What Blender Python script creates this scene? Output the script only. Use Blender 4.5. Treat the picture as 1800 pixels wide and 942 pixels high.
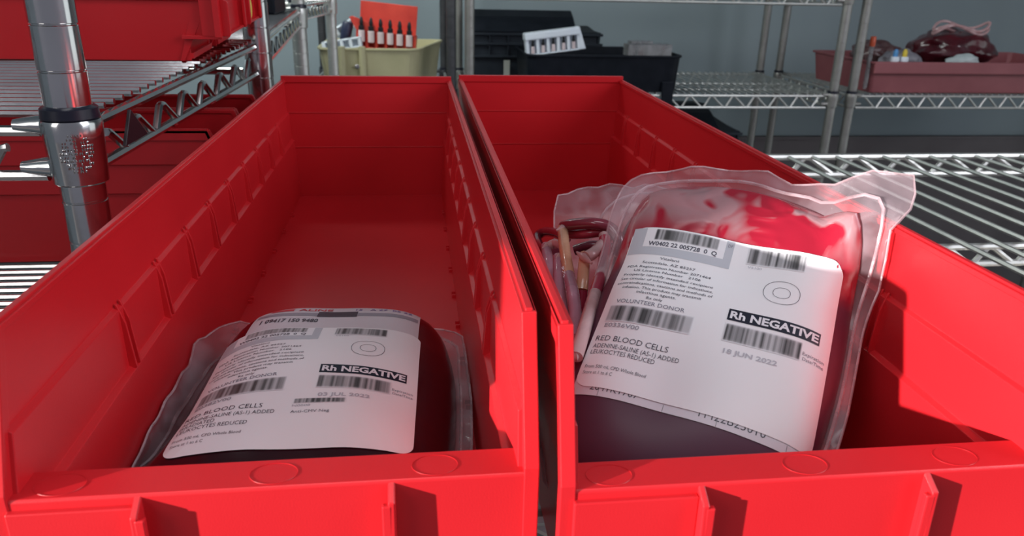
import bpy, bmesh, math, random
from mathutils import Vector, Matrix, Quaternion, noise
random.seed(7)
V = Vector
for o in list(bpy.data.objects): bpy.data.objects.remove(o)
SC = bpy.context.scene; COL = SC.collection

# ------------------------------------------------------------------ camera
ZS = 1.10                                   # height of the wire shelf the two front bins stand on
F_PX, PITCH, YAW, ROLL = 1360.18, .3634, .1287, .0229
CAM = V((0, 0, ZS + .006 + 2.1457 * .1066))
_r = V((math.cos(YAW), -math.sin(YAW), 0))
_f = V((math.sin(YAW) * math.cos(PITCH), math.cos(YAW) * math.cos(PITCH), -math.sin(PITCH)))
_u = _r.cross(_f)
_R = math.cos(ROLL) * _r + math.sin(ROLL) * _u
_U = -math.sin(ROLL) * _r + math.cos(ROLL) * _u
cd = bpy.data.cameras.new('camera'); cam = bpy.data.objects.new('camera', cd); COL.objects.link(cam)
cd.sensor_width = 36; cd.lens = F_PX / 1800 * 36; cd.clip_start = .02; cd.clip_end = 60
m = Matrix((_R, _U, -_f)).transposed().to_4x4(); m.translation = CAM
cam.matrix_world = m; SC.camera = cam
cd.dof.use_dof = True; cd.dof.focus_distance = .41; cd.dof.aperture_fstop = 20

# ------------------------------------------------------------------ view, world, lights
SC.view_settings.view_transform = 'Standard'; SC.view_settings.look = 'None'
SC.view_settings.gamma = 1; SC.view_settings.use_curve_mapping = False
SC.view_settings.exposure = 0.0
W = bpy.data.worlds.new('world'); SC.world = W; W.use_nodes = True
W.node_tree.nodes['Background'].inputs[0].default_value = (.80, .82, 1.0, 1)
W.node_tree.nodes['Background'].inputs[1].default_value = .20

def sun(d, e, ang, col):
    l = bpy.data.lights.new('sun', 'SUN'); l.energy = e; l.angle = math.radians(ang); l.color = col
    o = bpy.data.objects.new('sun', l); COL.objects.link(o)
    o.rotation_euler = V(d).to_track_quat('-Z', 'Y').to_euler()
def area(name, loc, target, sx, sy, e, col=(1, 1, 1)):
    l = bpy.data.lights.new(name, 'AREA'); l.shape = 'RECTANGLE'; l.size = sx; l.size_y = sy; l.energy = e; l.color = col
    o = bpy.data.objects.new(name, l); COL.objects.link(o); o.location = loc
    o.rotation_euler = (V(target) - V(loc)).to_track_quat('-Z', 'Y').to_euler()
sun((.90, .40, -.135), 9.6, 1.0, (1, .93, .90))
area('left_fill_light', (-1.6, -.9, ZS + 1.0), (0, .4, ZS), .9, 1.2, 12, (1, .98, .97))  # added soft fill from the left, no real window behind it
area('right_fill_light', (1.75, -.15, ZS + 1.05), (.1, .4, ZS), 1.0, 1.3, 27, (.88, .91, 1))  # added soft fill from the right, for light from the door side
area('top_fill_light', (-.1, -.15, ZS + 1.35), (0, .3, ZS), .9, .35, 3.4, (.97, .97, 1))  # added overhead fill that lifts the labels and bin interiors
area('rear_fill_light', (-.7, 1.75, ZS + 1.1), (-.25, 2.7, ZS), 1.0, .4, 20, (.92, 1, .97))  # added fill to brighten the left of the back wall, no lamp there

# ------------------------------------------------------------------ materials
def mat(name, col, rough=.5, metal=0, **kw):
    mt = bpy.data.materials.new(name); mt.use_nodes = True
    b = mt.node_tree.nodes['Principled BSDF']
    b.inputs['Base Color'].default_value = (*col, 1); b.inputs['Roughness'].default_value = rough
    b.inputs['Metallic'].default_value = metal
    for k, v in kw.items(): b.inputs[k.replace('_', ' ')].default_value = v
    return mt
def nz(mt, scale, lo, hi, bump=0, detail=3, stretch=None, bscale=None):
    """colour variation and a fine bump from noise in object space"""
    nt = mt.node_tree; b = nt.nodes['Principled BSDF']
    tc = nt.nodes.new('ShaderNodeTexCoord'); mp = nt.nodes.new('ShaderNodeMapping')
    if stretch: mp.inputs['Scale'].default_value = stretch
    nt.links.new(tc.outputs['Object'], mp.inputs[0])
    n = nt.nodes.new('ShaderNodeTexNoise'); n.inputs['Scale'].default_value = scale; n.inputs['Detail'].default_value = detail
    nt.links.new(mp.outputs[0], n.inputs['Vector'])
    r = nt.nodes.new('ShaderNodeValToRGB')
    r.color_ramp.elements[0].position = .3; r.color_ramp.elements[1].position = .7
    r.color_ramp.elements[0].color = (*lo, 1); r.color_ramp.elements[1].color = (*hi, 1)
    nt.links.new(n.outputs[0], r.inputs[0]); nt.links.new(r.outputs[0], b.inputs['Base Color'])
    if bump:
        n2 = nt.nodes.new('ShaderNodeTexNoise'); n2.inputs['Scale'].default_value = bscale or scale * 4
        nt.links.new(mp.outputs[0], n2.inputs['Vector'])
        bp = nt.nodes.new('ShaderNodeBump'); bp.inputs['Strength'].default_value = bump; bp.inputs['Distance'].default_value = .001
        nt.links.new(n2.outputs[0], bp.inputs['Height']); nt.links.new(bp.outputs[0], b.inputs['Normal'])
    return mt
RED = nz(mat('red_plastic', (.6, .01, .015), .34, Specular_IOR_Level=.5), 9, (.54, .012, .018), (.60, .016, .022), .05, bscale=1400)
RED.node_tree.nodes['Principled BSDF'].inputs['Subsurface Weight'].default_value = .0
REDRIB = RED
CHROME = nz(mat('chrome', (.7, .7, .7), .16, 1), 30, (.62, .62, .61), (.74, .73, .72), .05)
CHROME_D = nz(mat('zinc_wire', (.6, .6, .57), .42, .85), 30, (.55, .55, .52), (.68, .67, .63))
DULLZ = nz(mat('dull_zinc_post', (.35, .34, .32), .45, .8), 20, (.30, .29, .27), (.38, .37, .35))
DARKZ = nz(mat('dark_post', (.06, .06, .065), .5, .5), 20, (.05, .05, .055), (.08, .08, .085))
BLACKP = nz(mat('black_plastic', (.012, .014, .02), .5), 30, (.004, .006, .010), (.009, .011, .017), .1)
BLACKP.node_tree.nodes['Principled BSDF'].inputs['Specular IOR Level'].default_value = .15
CRATE = nz(mat('charcoal_crate', (.03, .036, .045), .55), 20, (.016, .020, .028), (.022, .028, .037), .1)
CRATE.node_tree.nodes['Principled BSDF'].inputs['Specular IOR Level'].default_value = .2
BEIGE = nz(mat('beige_enamel', (.42, .38, .2), .4), 15, (.46, .43, .25), (.54, .50, .30))
PINKP = nz(mat('dull_red_tray', (.30, .09, .10), .5), 15, (.28, .08, .09), (.33, .10, .11))
WALLM = nz(mat('wall_paint', (.25, .3, .32), .8), 3, (.25, .30, .325), (.28, .33, .35), .1, bscale=150)
WALLB = nz(mat('wall_base_panel', (.09, .08, .085), .6), 6, (.13, .11, .115), (.16, .14, .145))
FLOORM = nz(mat('vinyl_floor', (.1, .1, .11), .4), 5, (.08, .08, .085), (.13, .125, .13))
WHITEP = nz(mat('white_plastic', (.75, .8, .86), .35), 20, (.80, .86, .94), (.86, .92, .97))
REDRACK = nz(mat('orange_red_rack', (.75, .07, .045), .45), 20, (.66, .055, .04), (.78, .08, .05))
CAPBLK = mat('black_rubber_bulb', (.012, .012, .014), .4)
BOTTLE = mat('milky_bottle', (.75, .62, .62), .3)
YEL = mat('yellow_sticker', (.8, .62, .12), .5)
BLUEC = mat('blue_cap', (.08, .3, .62), .4); YELC = mat('yellow_cap', (.75, .55, .04), .4); ORC = mat('orange_cap', (.6, .09, .03), .4)
DARKSLEEVE = mat('dark_plastic_sleeve', (.01, .011, .022), .3)
TAGM = mat('dark_logo_tag', (.025, .012, .016), .3)

def blood_mat(name, c0, c1, rough=.24):
    return nz(mat(name, c0, rough, Coat_Weight=.3, Coat_Roughness=.2), 25, c0, c1, .25, bscale=70)
BLOOD = blood_mat('packed_red_cells', (.020, .0025, .006), (.034, .004, .009))
def film_mat(name, tint, opaq, scale=26, lo=.12, hi=.55, rough=.16, thresh=(.38, .68)):
    """clear soft vinyl: see-through, with a milky share that varies over wrinkles"""
    mt = bpy.data.materials.new(name); mt.use_nodes = True; nt = mt.node_tree
    for n in list(nt.nodes): nt.nodes.remove(n)
    out = nt.nodes.new('ShaderNodeOutputMaterial'); mx = nt.nodes.new('ShaderNodeMixShader')
    tr = nt.nodes.new('ShaderNodeBsdfTransparent'); tr.inputs[0].default_value = (*tint, 1)
    pb = nt.nodes.new('ShaderNodeBsdfPrincipled'); pb.inputs['Base Color'].default_value = (*opaq, 1)
    pb.inputs['Roughness'].default_value = rough; pb.inputs['Coat Weight'].default_value = .5
    tc = nt.nodes.new('ShaderNodeTexCoord'); n = nt.nodes.new('ShaderNodeTexNoise'); n.inputs['Scale'].default_value = scale
    n.inputs['Detail'].default_value = 3; n.inputs['Distortion'].default_value = .8
    r = nt.nodes.new('ShaderNodeValToRGB'); e = r.color_ramp.elements
    e[0].position = thresh[0]; e[0].color = (lo,) * 3 + (1,); e[1].position = thresh[1]; e[1].color = (hi,) * 3 + (1,)
    nt.links.new(tc.outputs['Object'], n.inputs['Vector']); nt.links.new(n.outputs[0], r.inputs[0])
    bp = nt.nodes.new('ShaderNodeBump'); bp.inputs['Strength'].default_value = .5; bp.inputs['Distance'].default_value = .003
    nt.links.new(n.outputs[0], bp.inputs['Height']); nt.links.new(bp.outputs[0], pb.inputs['Normal'])
    nt.links.new(r.outputs[0], mx.inputs[0]); nt.links.new(tr.outputs[0], mx.inputs[1]); nt.links.new(pb.outputs[0], mx.inputs[2])
    nt.links.new(mx.outputs[0], out.inputs[0])
    return mt
FILM = film_mat('clear_vinyl', (.95, .90, .92), (.70, .56, .60), lo=.08, hi=.28)
FILM2 = film_mat('clear_vinyl_edge', (.95, .88, .88), (.80, .62, .66), lo=.20, hi=.50, scale=60)
TUBEC = film_mat('clear_tubing', (.90, .68, .68), (.80, .55, .55), lo=.45, hi=.75, scale=40)
TUBEL = film_mat('lilac_tubing', (.8, .5, .6), (.62, .36, .46), lo=.55, hi=.8, scale=40)
TUBEY = film_mat('amber_tubing', (.95, .65, .45), (.85, .52, .34), lo=.6, hi=.85, scale=40)
TUBER = nz(mat('blood_filled_tubing', (.3, .02, .05), .25, Coat_Weight=.5), 30, (.30, .02, .05), (.42, .035, .07))
TUBED = nz(mat('dark_tubing', (.06, .008, .016), .2, Coat_Weight=.6), 30, (.09, .012, .025), (.22, .03, .05))

def pouch_mat(name):
    """dark cells where the bag is full; above the fluid line a thin red layer with clear milky patches"""
    mt = bpy.data.materials.new(name); mt.use_nodes = True; nt = mt.node_tree
    pb = nt.nodes['Principled BSDF']; out = nt.nodes['Material Output']
    pb.inputs['Base Color'].default_value = (.085, .024, .052, 1); pb.inputs['Roughness'].default_value = .5  # cells lifted to a paler purple, painting in haze from the glass door
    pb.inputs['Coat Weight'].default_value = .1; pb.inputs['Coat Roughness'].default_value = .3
    at = nt.nodes.new('ShaderNodeAttribute'); at.attribute_name = 'ink'
    # thin red layer
    p2 = nt.nodes.new('ShaderNodeBsdfPrincipled'); p2.inputs['Base Color'].default_value = (.34, .010, .028, 1); p2.inputs['Roughness'].default_value = .25
    p2.inputs['Coat Weight'].default_value = .5
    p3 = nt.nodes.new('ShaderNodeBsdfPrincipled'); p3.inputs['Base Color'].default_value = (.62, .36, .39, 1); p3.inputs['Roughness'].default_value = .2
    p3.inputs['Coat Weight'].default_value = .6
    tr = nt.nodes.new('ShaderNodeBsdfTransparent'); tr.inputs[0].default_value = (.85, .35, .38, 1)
    tc = nt.nodes.new('ShaderNodeTexCoord'); n = nt.nodes.new('ShaderNodeTexNoise'); n.inputs['Scale'].default_value = 34; n.inputs['Detail'].default_value = 1.5
    n.inputs['Distortion'].default_value = 1.2
    nt.links.new(tc.outputs['Object'], n.inputs['Vector'])
    r = nt.nodes.new('ShaderNodeValToRGB'); e = r.color_ramp.elements; e[0].position = .46; e[1].position = .54
    nt.links.new(n.outputs[0], r.inputs[0])
    bp = nt.nodes.new('ShaderNodeBump'); bp.inputs['Strength'].default_value = .7; bp.inputs['Distance'].default_value = .006
    nt.links.new(n.outputs[0], bp.inputs['Height'])
    for q in (p2, p3): nt.links.new(bp.outputs[0], q.inputs['Normal'])
    m0 = nt.nodes.new('ShaderNodeMixShader'); m0.inputs[0].default_value = .55
    nt.links.new(tr.outputs[0], m0.inputs[1]); nt.links.new(p3.outputs[0], m0.inputs[2])
    m1 = nt.nodes.new('ShaderNodeMixShader')
    mul = nt.nodes.new('ShaderNodeMath'); mul.operation = 'MULTIPLY'
    sep = nt.nodes.new('ShaderNodeSeparateColor'); nt.links.new(at.outputs['Color'], sep.inputs[0])
    nt.links.new(r.outputs[0], mul.inputs[0]); nt.links.new(sep.outputs[1], mul.inputs[1])
    nt.links.new(mul.outputs[0], m1.inputs[0]); nt.links.new(p2.outputs[0], m1.inputs[1]); nt.links.new(m0.outputs[0], m1.inputs[2])
    m2 = nt.nodes.new('ShaderNodeMixShader')
    nt.links.new(sep.outputs[0], m2.inputs[0]); nt.links.new(pb.outputs[0], m2.inputs[1]); nt.links.new(m1.outputs[0], m2.inputs[2])
    nt.links.new(m2.outputs[0], out.inputs[0])
    return mt
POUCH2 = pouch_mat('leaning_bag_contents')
PAPER = mat('label_paper', (1, 1, 1), .45)
_nt = PAPER.node_tree; _a = _nt.nodes.new('ShaderNodeAttribute'); _a.attribute_name = 'ink'
_nt.links.new(_a.outputs['Color'], _nt.nodes['Principled BSDF'].inputs['Base Color'])

# ------------------------------------------------------------------ mesh helpers
class MB:
    """collects shapes; build() links them as ONE mesh object"""
    def __init__(s): s.v = []; s.f = []; s.c = []; s.col = (.8, .8, .8); s.mi = []; s.m = 0
    def add(s, vs, fs, cols=None):
        k = len(s.v); s.v += [V(p) for p in vs]; s.f += [[i + k for i in f] for f in fs]
        s.c += cols or [s.col] * len(vs); s.mi += [s.m] * len(fs)
    def box(s, a, b):
        x0, y0, z0 = a; x1, y1, z1 = b
        s.add([(x0, y0, z0), (x1, y0, z0), (x1, y1, z0), (x0, y1, z0), (x0, y0, z1), (x1, y0, z1), (x1, y1, z1), (x0, y1, z1)],
              [(0, 3, 2, 1), (4, 5, 6, 7), (0, 1, 5, 4), (1, 2, 6, 5), (2, 3, 7, 6), (3, 0, 4, 7)])
    def prism(s, poly, axis, lo, hi):
        """poly: 2D points in the plane across axis ('x' -> (y,z), 'y' -> (x,z), 'z' -> (x,y))"""
        def P(p, t): return {'x': (t, p[0], p[1]), 'y': (p[0], t, p[1]), 'z': (p[0], p[1], t)}[axis]
        n = len(poly); s.add([P(p, lo) for p in poly] + [P(p, hi) for p in poly],
              [list(range(n))[::-1], list(range(n, 2 * n))] + [(i, (i + 1) % n, n + (i + 1) % n, n + i) for i in range(n)])
    def tube(s, pts, r, seg=8, cap=True, rs=None):
        pts = [V(p) for p in pts]; n = len(pts); rings = []
        t0 = (pts[1] - pts[0]).normalized(); up = V((0, 0, 1)) if abs(t0.z) < .9 else V((1, 0, 0))
        a = t0.cross(up).normalized()
        vs = []
        for i, p in enumerate(pts):
            t = (pts[min(i + 1, n - 1)] - pts[max(i - 1, 0)]).normalized()
            a = (a - t * a.dot(t)).normalized(); b = t.cross(a)
            rr = rs[i] if rs else r
            vs += [p + (a * math.cos(q) + b * math.sin(q)) * rr for q in [2 * math.pi * j / seg for j in range(seg)]]
        fs = [(i * seg + j, i * seg + (j + 1) % seg, (i + 1) * seg + (j + 1) % seg, (i + 1) * seg + j) for i in range(n - 1) for j in range(seg)]
        if cap: fs += [list(range(seg))[::-1], [(n - 1) * seg + j for j in range(seg)]]
        s.add(vs, fs)
    def lathe(s, prof, c=(0, 0, 0), seg=24, ax=None):
        c = V(c); q = V((0, 0, 1)).rotation_difference(V(ax)) if ax else Quaternion()
        n = len(prof); vs = []
        for r, z in prof: vs += [c + q @ V((r * math.cos(2 * math.pi * j / seg), r * math.sin(2 * math.pi * j / seg), z)) for j in range(seg)]
        fs = [(i * seg + j, i * seg + (j + 1) % seg, (i + 1) * seg + (j + 1) % seg, (i + 1) * seg + j) for i in range(n - 1) for j in range(seg)]
        fs += [list(range(seg))[::-1], [(n - 1) * seg + j for j in range(seg)]]
        s.add(vs, fs)
    def grid(s, fn, nu, nv, cfn=None):
        vs = [fn(i / nu, j / nv) for j in range(nv + 1) for i in range(nu + 1)]
        cs = [cfn(i / nu, j / nv) for j in range(nv + 1) for i in range(nu + 1)] if cfn else None
        s.add(vs, [(j * (nu + 1) + i, j * (nu + 1) + i + 1, (j + 1) * (nu + 1) + i + 1, (j + 1) * (nu + 1) + i) for j in range(nv) for i in range(nu)], cs)
    def build(s, name, m, parent=None, smooth=False, bevel=0, ink=False, bseg=2):
        me = bpy.data.meshes.new(name); me.from_pydata(s.v, [], s.f); me.update()
        for mm in (m if isinstance(m, list) else [m]): me.materials.append(mm)
        for p, k in zip(me.polygons, s.mi): p.material_index = k; p.use_smooth = smooth
        if smooth: me.set_sharp_from_angle(angle=math.radians(38))
        if ink:
            at = me.color_attributes.new('ink', 'FLOAT_COLOR', 'POINT')
            for i, c in enumerate(s.c): at.data[i].color = (*c, 1)
        bm = bmesh.new(); bm.from_mesh(me)
        if not ink: bmesh.ops.recalc_face_normals(bm, faces=bm.faces)
        bm.to_mesh(me); bm.free()
        o = bpy.data.objects.new(name, me); COL.objects.link(o)
        if parent: o.parent = parent
        if bevel:
            b = o.modifiers.new('bevel', 'BEVEL'); b.width = bevel; b.segments = bseg; b.limit_method = 'ANGLE'; b.angle_limit = math.radians(40)
        return o
def tag(o, label, cat, group=None, kind=None):
    o['label'] = label; o['category'] = cat
    if group: o['group'] = group
    if kind: o['kind'] = kind
    return o
def thing(name, label, cat, loc=(0, 0, 0), rot=(0, 0, 0), group=None):
    o = bpy.data.objects.new(name, None); COL.objects.link(o); o.location = loc; o.rotation_euler = rot; o.empty_display_size = .02
    return tag(o, label, cat, group)
def struct(o): o['kind'] = 'structure'; return o
def catmull(P, n, closed=False):
    P = [V(p) for p in P]; N = len(P); out = []
    for i in range(N if closed else N - 1):
        g = (lambda k: P[k % N]) if closed else (lambda k: P[max(0, min(N - 1, k))])
        a, b, c, d = g(i - 1), g(i), g(i + 1), g(i + 2)
        for j in range(n):
            t = j / n; out.append(.5 * (2 * b + (c - a) * t + (2 * a - 5 * b + 4 * c - d) * t * t + (3 * b - a - 3 * c + d) * t ** 3))
    if not closed: out.append(P[-1])
    return out

# ------------------------------------------------------------------ the room
b = MB(); b.box((-4, -3, -.05), (5, 3.0, 0)); struct(b.build('floor', FLOORM))
b = MB(); b.box((-4, 2.86, ZS - .335), (5, 3.0, 2.9)); struct(b.build('wall_back', WALLM))
b = MB(); b.box((-4, 2.845, 0), (5, 3.0, ZS - .335)); b.box((-4, 2.84, ZS - .345), (5, 3.0, ZS - .335)); struct(b.build('baseboard_back', WALLB))

b = MB(); b.box((-1.32, -.25, 0), (-1.2, 3.0, 2.9)); struct(b.build('wall_left_sun_block', WALLM))  # unseen wall, near end placed to keep the sun off racks and bags
b = MB(); b.box((3.6, .2, 0), (3.72, 3.0, 2.9)); struct(b.build('wall_right', WALLM))
b = MB(); b.box((-1.32, .05, ZS + 1.5), (3.72, 3.0, ZS + 1.6)); struct(b.build('ceiling', WALLM))

# ------------------------------------------------------------------ wire shelving
POST_R = .0127
def make_post(x, y, z0, z1, par, m=CHROME):
    b = MB(); prof = [(POST_R, z0)]
    z = z0 + .013
    while z < z1 - .01:
        prof += [(POST_R, z - .0008), (POST_R - .0007, z - .0003), (POST_R - .0007, z + .0003), (POST_R, z + .0008)]; z += .0254
    prof.append((POST_R, z1)); b.lathe(prof, (x, y, 0), 28)
    p = b.build('post', m, par, True)
    f = MB(); f.lathe([(.018, z0 - .02), (.02, z0 - .012), (.012, z0)], (x, y, 0), 16); f.build('levelling_foot', BLACKP, p, True)
    return p
def truss(bm, A, B, h, r, pitch, rin=None, zt=.06):
    """top rod and bottom rod h below with a zigzag wire between"""
    A = V(A); B = V(B); L = (B - A).length; d = (B - A) / L; dn = V((0, 0, -h)); rin = rin or r * .8
    bm.tube([A, B], r, 8); bm.tube([A + dn, B + dn], r, 8)
    n = max(2, round(L / pitch)); m_ = .02; st = (L - 2 * m_) / n; pts = []
    for i in range(n):
        x0 = m_ + i * st
        for t, hh in ((0, 1), (.07, .97), (.56, .03), (.62, 0), (.68, .03), (.93, .97)): pts.append(A + d * (x0 + t * st) + dn * (1 - hh * (1 - zt)))
    pts.append(A + d * (L - m_) + dn * zt); bm.tube(pts, rin, 7)
def collar(x, y, z, par, m=CHROME, arms=(), mark=False):
    """cast corner collar with a dark plastic sleeve above it"""
    b = MB(); b.lathe([(.0142, z - .038), (.0152, z - .037), (.0163, z - .012), (.0168, z - .002), (.0160, z)], (x, y, 0), 28)
    for dx, dy in arms:
        for dz, rr in ((-.004, .0045), (-.029, .0045)):
            b.tube([(x + dx * .010, y + dy * .010, z + dz), (x + dx * .021, y + dy * .021, z + dz), (x + dx * .032, y + dy * .032, z + dz)], rr, 10, rs=[rr * 1.6, rr * 1.25, rr * .8])
    if mark:        # raised cast lettering, worn and unreadable, on the side facing the aisle
        rr = random.Random(3)
        for i in range(11):
            for j in range(13):
                if rr.random() < .25 or math.hypot((i - 5) / 5.5, (j - 6) / 6.5) > 1: continue
                a = math.radians(-98 + j * 5.2 + rr.uniform(-1, 1)); zz = z - .0075 - i * .0021; dd = rr.uniform(-.0007, .0007)
                R0 = .0163
                b.tube([(x + R0 * math.cos(a), y + R0 * math.sin(a), zz - .0006), (x + (R0 + .0003) * math.cos(a + dd * 40), y + (R0 + .0003) * math.sin(a + dd * 40), zz + .0006)], .00042, 5)
    o = b.build('collar', m, par, True)
    s_ = MB(); s_.lathe([(.0143, z - .001), (.0160, z + .001), (.0155, z + .0065), (.0135, z + .008)], (x, y, 0), 24)
    s_.build('plastic_sleeve', DARKSLEEVE, o, True)
    return o

def rack(label, corners, shelves, z_top, wires='y', group='wire shelving units', r=.0032, wstep=.025, wr=.0016, m=CHROME_D, mp=CHROME, skip_posts=(), mids=1, pitch=.043, th=.030, skip_collar=(), rail_up=False):
    """corners: front-left, front-right, back-right, back-left (x,y). shelves: list of z (or (zfront,zback))"""
    fl, fr, br, bl = [V((*c, 0)) for c in corners]
    root = thing('wire_shelving_unit', label, 'shelving rack', (fl.x, fl.y, 0), group=group)
    inv = V((-fl.x, -fl.y, 0))
    q = [c + inv for c in (fl, fr, br, bl)]
    for i, c in enumerate(q):
        if i in skip_posts: continue
        make_post(c.x, c.y, .02, z_top, root, mp)
    for sh in shelves:
        zf, zb = sh if isinstance(sh, tuple) else (sh, sh)
        def T(c, i): return V((c.x, c.y, zf if i < 2 else zb))
        a = [T(c, i) for i, c in enumerate(q)]
        ins = .018
        deck = MB()
        ex = (a[1] - a[0]).normalized(); ey = (a[3] - a[0]).normalized()
        if wires == 'y':
            L = (a[1] - a[0]).length; n = int((L - .03) / wstep)
            for k in range(n + 1):
                t = (.015 + k * wstep) / L
                A = a[0].lerp(a[1], t); B = a[3].lerp(a[2], t)
                deck.tube([A + V((0, -.002, wr - .001)), B + V((0, .002, wr - .001))], wr, 6)
        else:
            L = (a[3] - a[0]).length; n = int((L - .03) / wstep)
            for k in range(n + 1):
                t = (.015 + k * wstep) / L
                A = a[0].lerp(a[3], t); B = a[1].lerp(a[2], t)
                deck.tube([A + V((0, 0, wr - .001)), B + V((0, 0, wr - .001))], wr, 6)
        dz = V((0, 0, -2 * wr))
        s = deck.build('shelf', m, root)
        s['label'] = 'wire shelf deck'
        off = V((0, 0, -r - wr))
        for A, B in ((a[0], a[1]), (a[1], a[2]), (a[3], a[2]), (a[0], a[3])):
            t = MB(); d = (B - A).normalized(); of2 = V((0, 0, .0012)) if (A is a[3] and rail_up) else off
            truss(t, A + d * ins + of2, B - d * ins + of2, th - r, r * (1.2 if of2 is not off else 1), pitch, zt=.36 if wires == 'x' else .06); t.build('edge_truss', m, s, True)
        for k in range(mids):
            t = MB(); tt = (k + 1) / (mids + 1)
            if wires == 'y': A, B = a[0].lerp(a[3], tt), a[1].lerp(a[2], tt)
            else: A, B = a[0].lerp(a[1], tt), a[3].lerp(a[2], tt)
            d = (B - A).normalized(); truss(t, A + d * .01 + off, B - d * .01 + off, .018, r * .9, .05); t.build('support_rod', m, s, True)
        dirs = [(ex, ey), (-ex, ey), (-ex, -ey), (ex, -ey)]
        for i, c in enumerate(a):
            if i in skip_posts or i in skip_collar: continue
            collar(c.x, c.y, c.z + .002, s, mp, [(d.x, d.y) for d in dirs[i]], label.startswith('chrome wire rack at left') and i == 1)
    return root

# rack carrying the two front bins
main = rack('chrome wire rack under the two large front bins, empty to their right',
     ((-.138, .30), (1.03, .30), (1.03, 1.03), (-.138, 1.03)), [ZS - .0022, ZS - .42], ZS + .01, 'y', wstep=.036, wr=.0026, r=.0040, mids=1, pitch=.075, rail_up=True)
# rack to the left: its front post and end truss stand close to the camera
left = rack('chrome wire rack at left, its front post nearest the camera, red bins on it',
     ((-1.12, .50), (-.2, .482), (-.160, .86), (-1.10, .86)), [(ZS + .148, ZS + .165), ZS - .0022], ZS + .62, 'x', wstep=.0125, wr=.0021, r=.0034, mids=1, pitch=.046, m=CHROME, skip_collar=(2,))
tagm = MB(); tagm.prism([(.055, -.003), (.074, -.024), (.040, -.024)], 'x', -.0012, .0012)
tg = tagm.build('maker_tag', TAGM, None, bevel=.0004)
_sh = [c for c in left.children if c.name.startswith('shelf')][0]
tg.parent = _sh; tg.location = (.92 + .002 + .006, -.018 + .0, ZS + .147); tg.rotation_euler = (math.radians(2.6), 0, math.radians(-6.5))
tg['label'] = 'dark triangular maker tag in the truss'
rack('second wire rack behind the left rack, its bright end truss above the left bin',
     ((-1.1, .90), (-.169, .896), (-.224, 1.655), (-1.1, 1.655)), [ZS + .160], ZS + .6, 'x', wstep=.0125, wr=.002, mids=1, m=CHROME, pitch=.07, skip_collar=(1,), mp=CHROME_D)
rack('third wire rack in the left row, farthest from the camera',
     ((-1.1, 1.70), (-.235, 1.70), (-.20, 2.04), (-1.1, 2.04)), [ZS + .168], ZS + .6, 'x', wstep=.0125, wr=.002, mids=1, m=CHROME, pitch=.04, mp=CHROME_D)
BGP = dict(wstep=.020, wr=.0019, r=.0036, th=.036, pitch=.066)
rack('background rack behind the beige tub, its right post dark', ((-.285, 2.1), (.098, 2.1), (.098, 2.6), (-.285, 2.6)), [ZS - .0655], ZS + .62, 'y', mp=DARKZ, **BGP)
rack('background rack in the middle, holding the black tub and dark crate', ((.146, 2.1), (1.178, 2.1), (1.178, 2.6), (.146, 2.6)), [ZS + .212, ZS - .0655, ZS - .42], ZS + .62, 'y', mp=DULLZ, **BGP)
rack('background rack at far right, holding the dull red tray', ((1.234, 2.1), (2.4, 2.1), (2.4, 2.6), (1.247, 2.6)), [ZS - .0655], ZS + .62, 'y', mp=DULLZ, **BGP)

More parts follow.
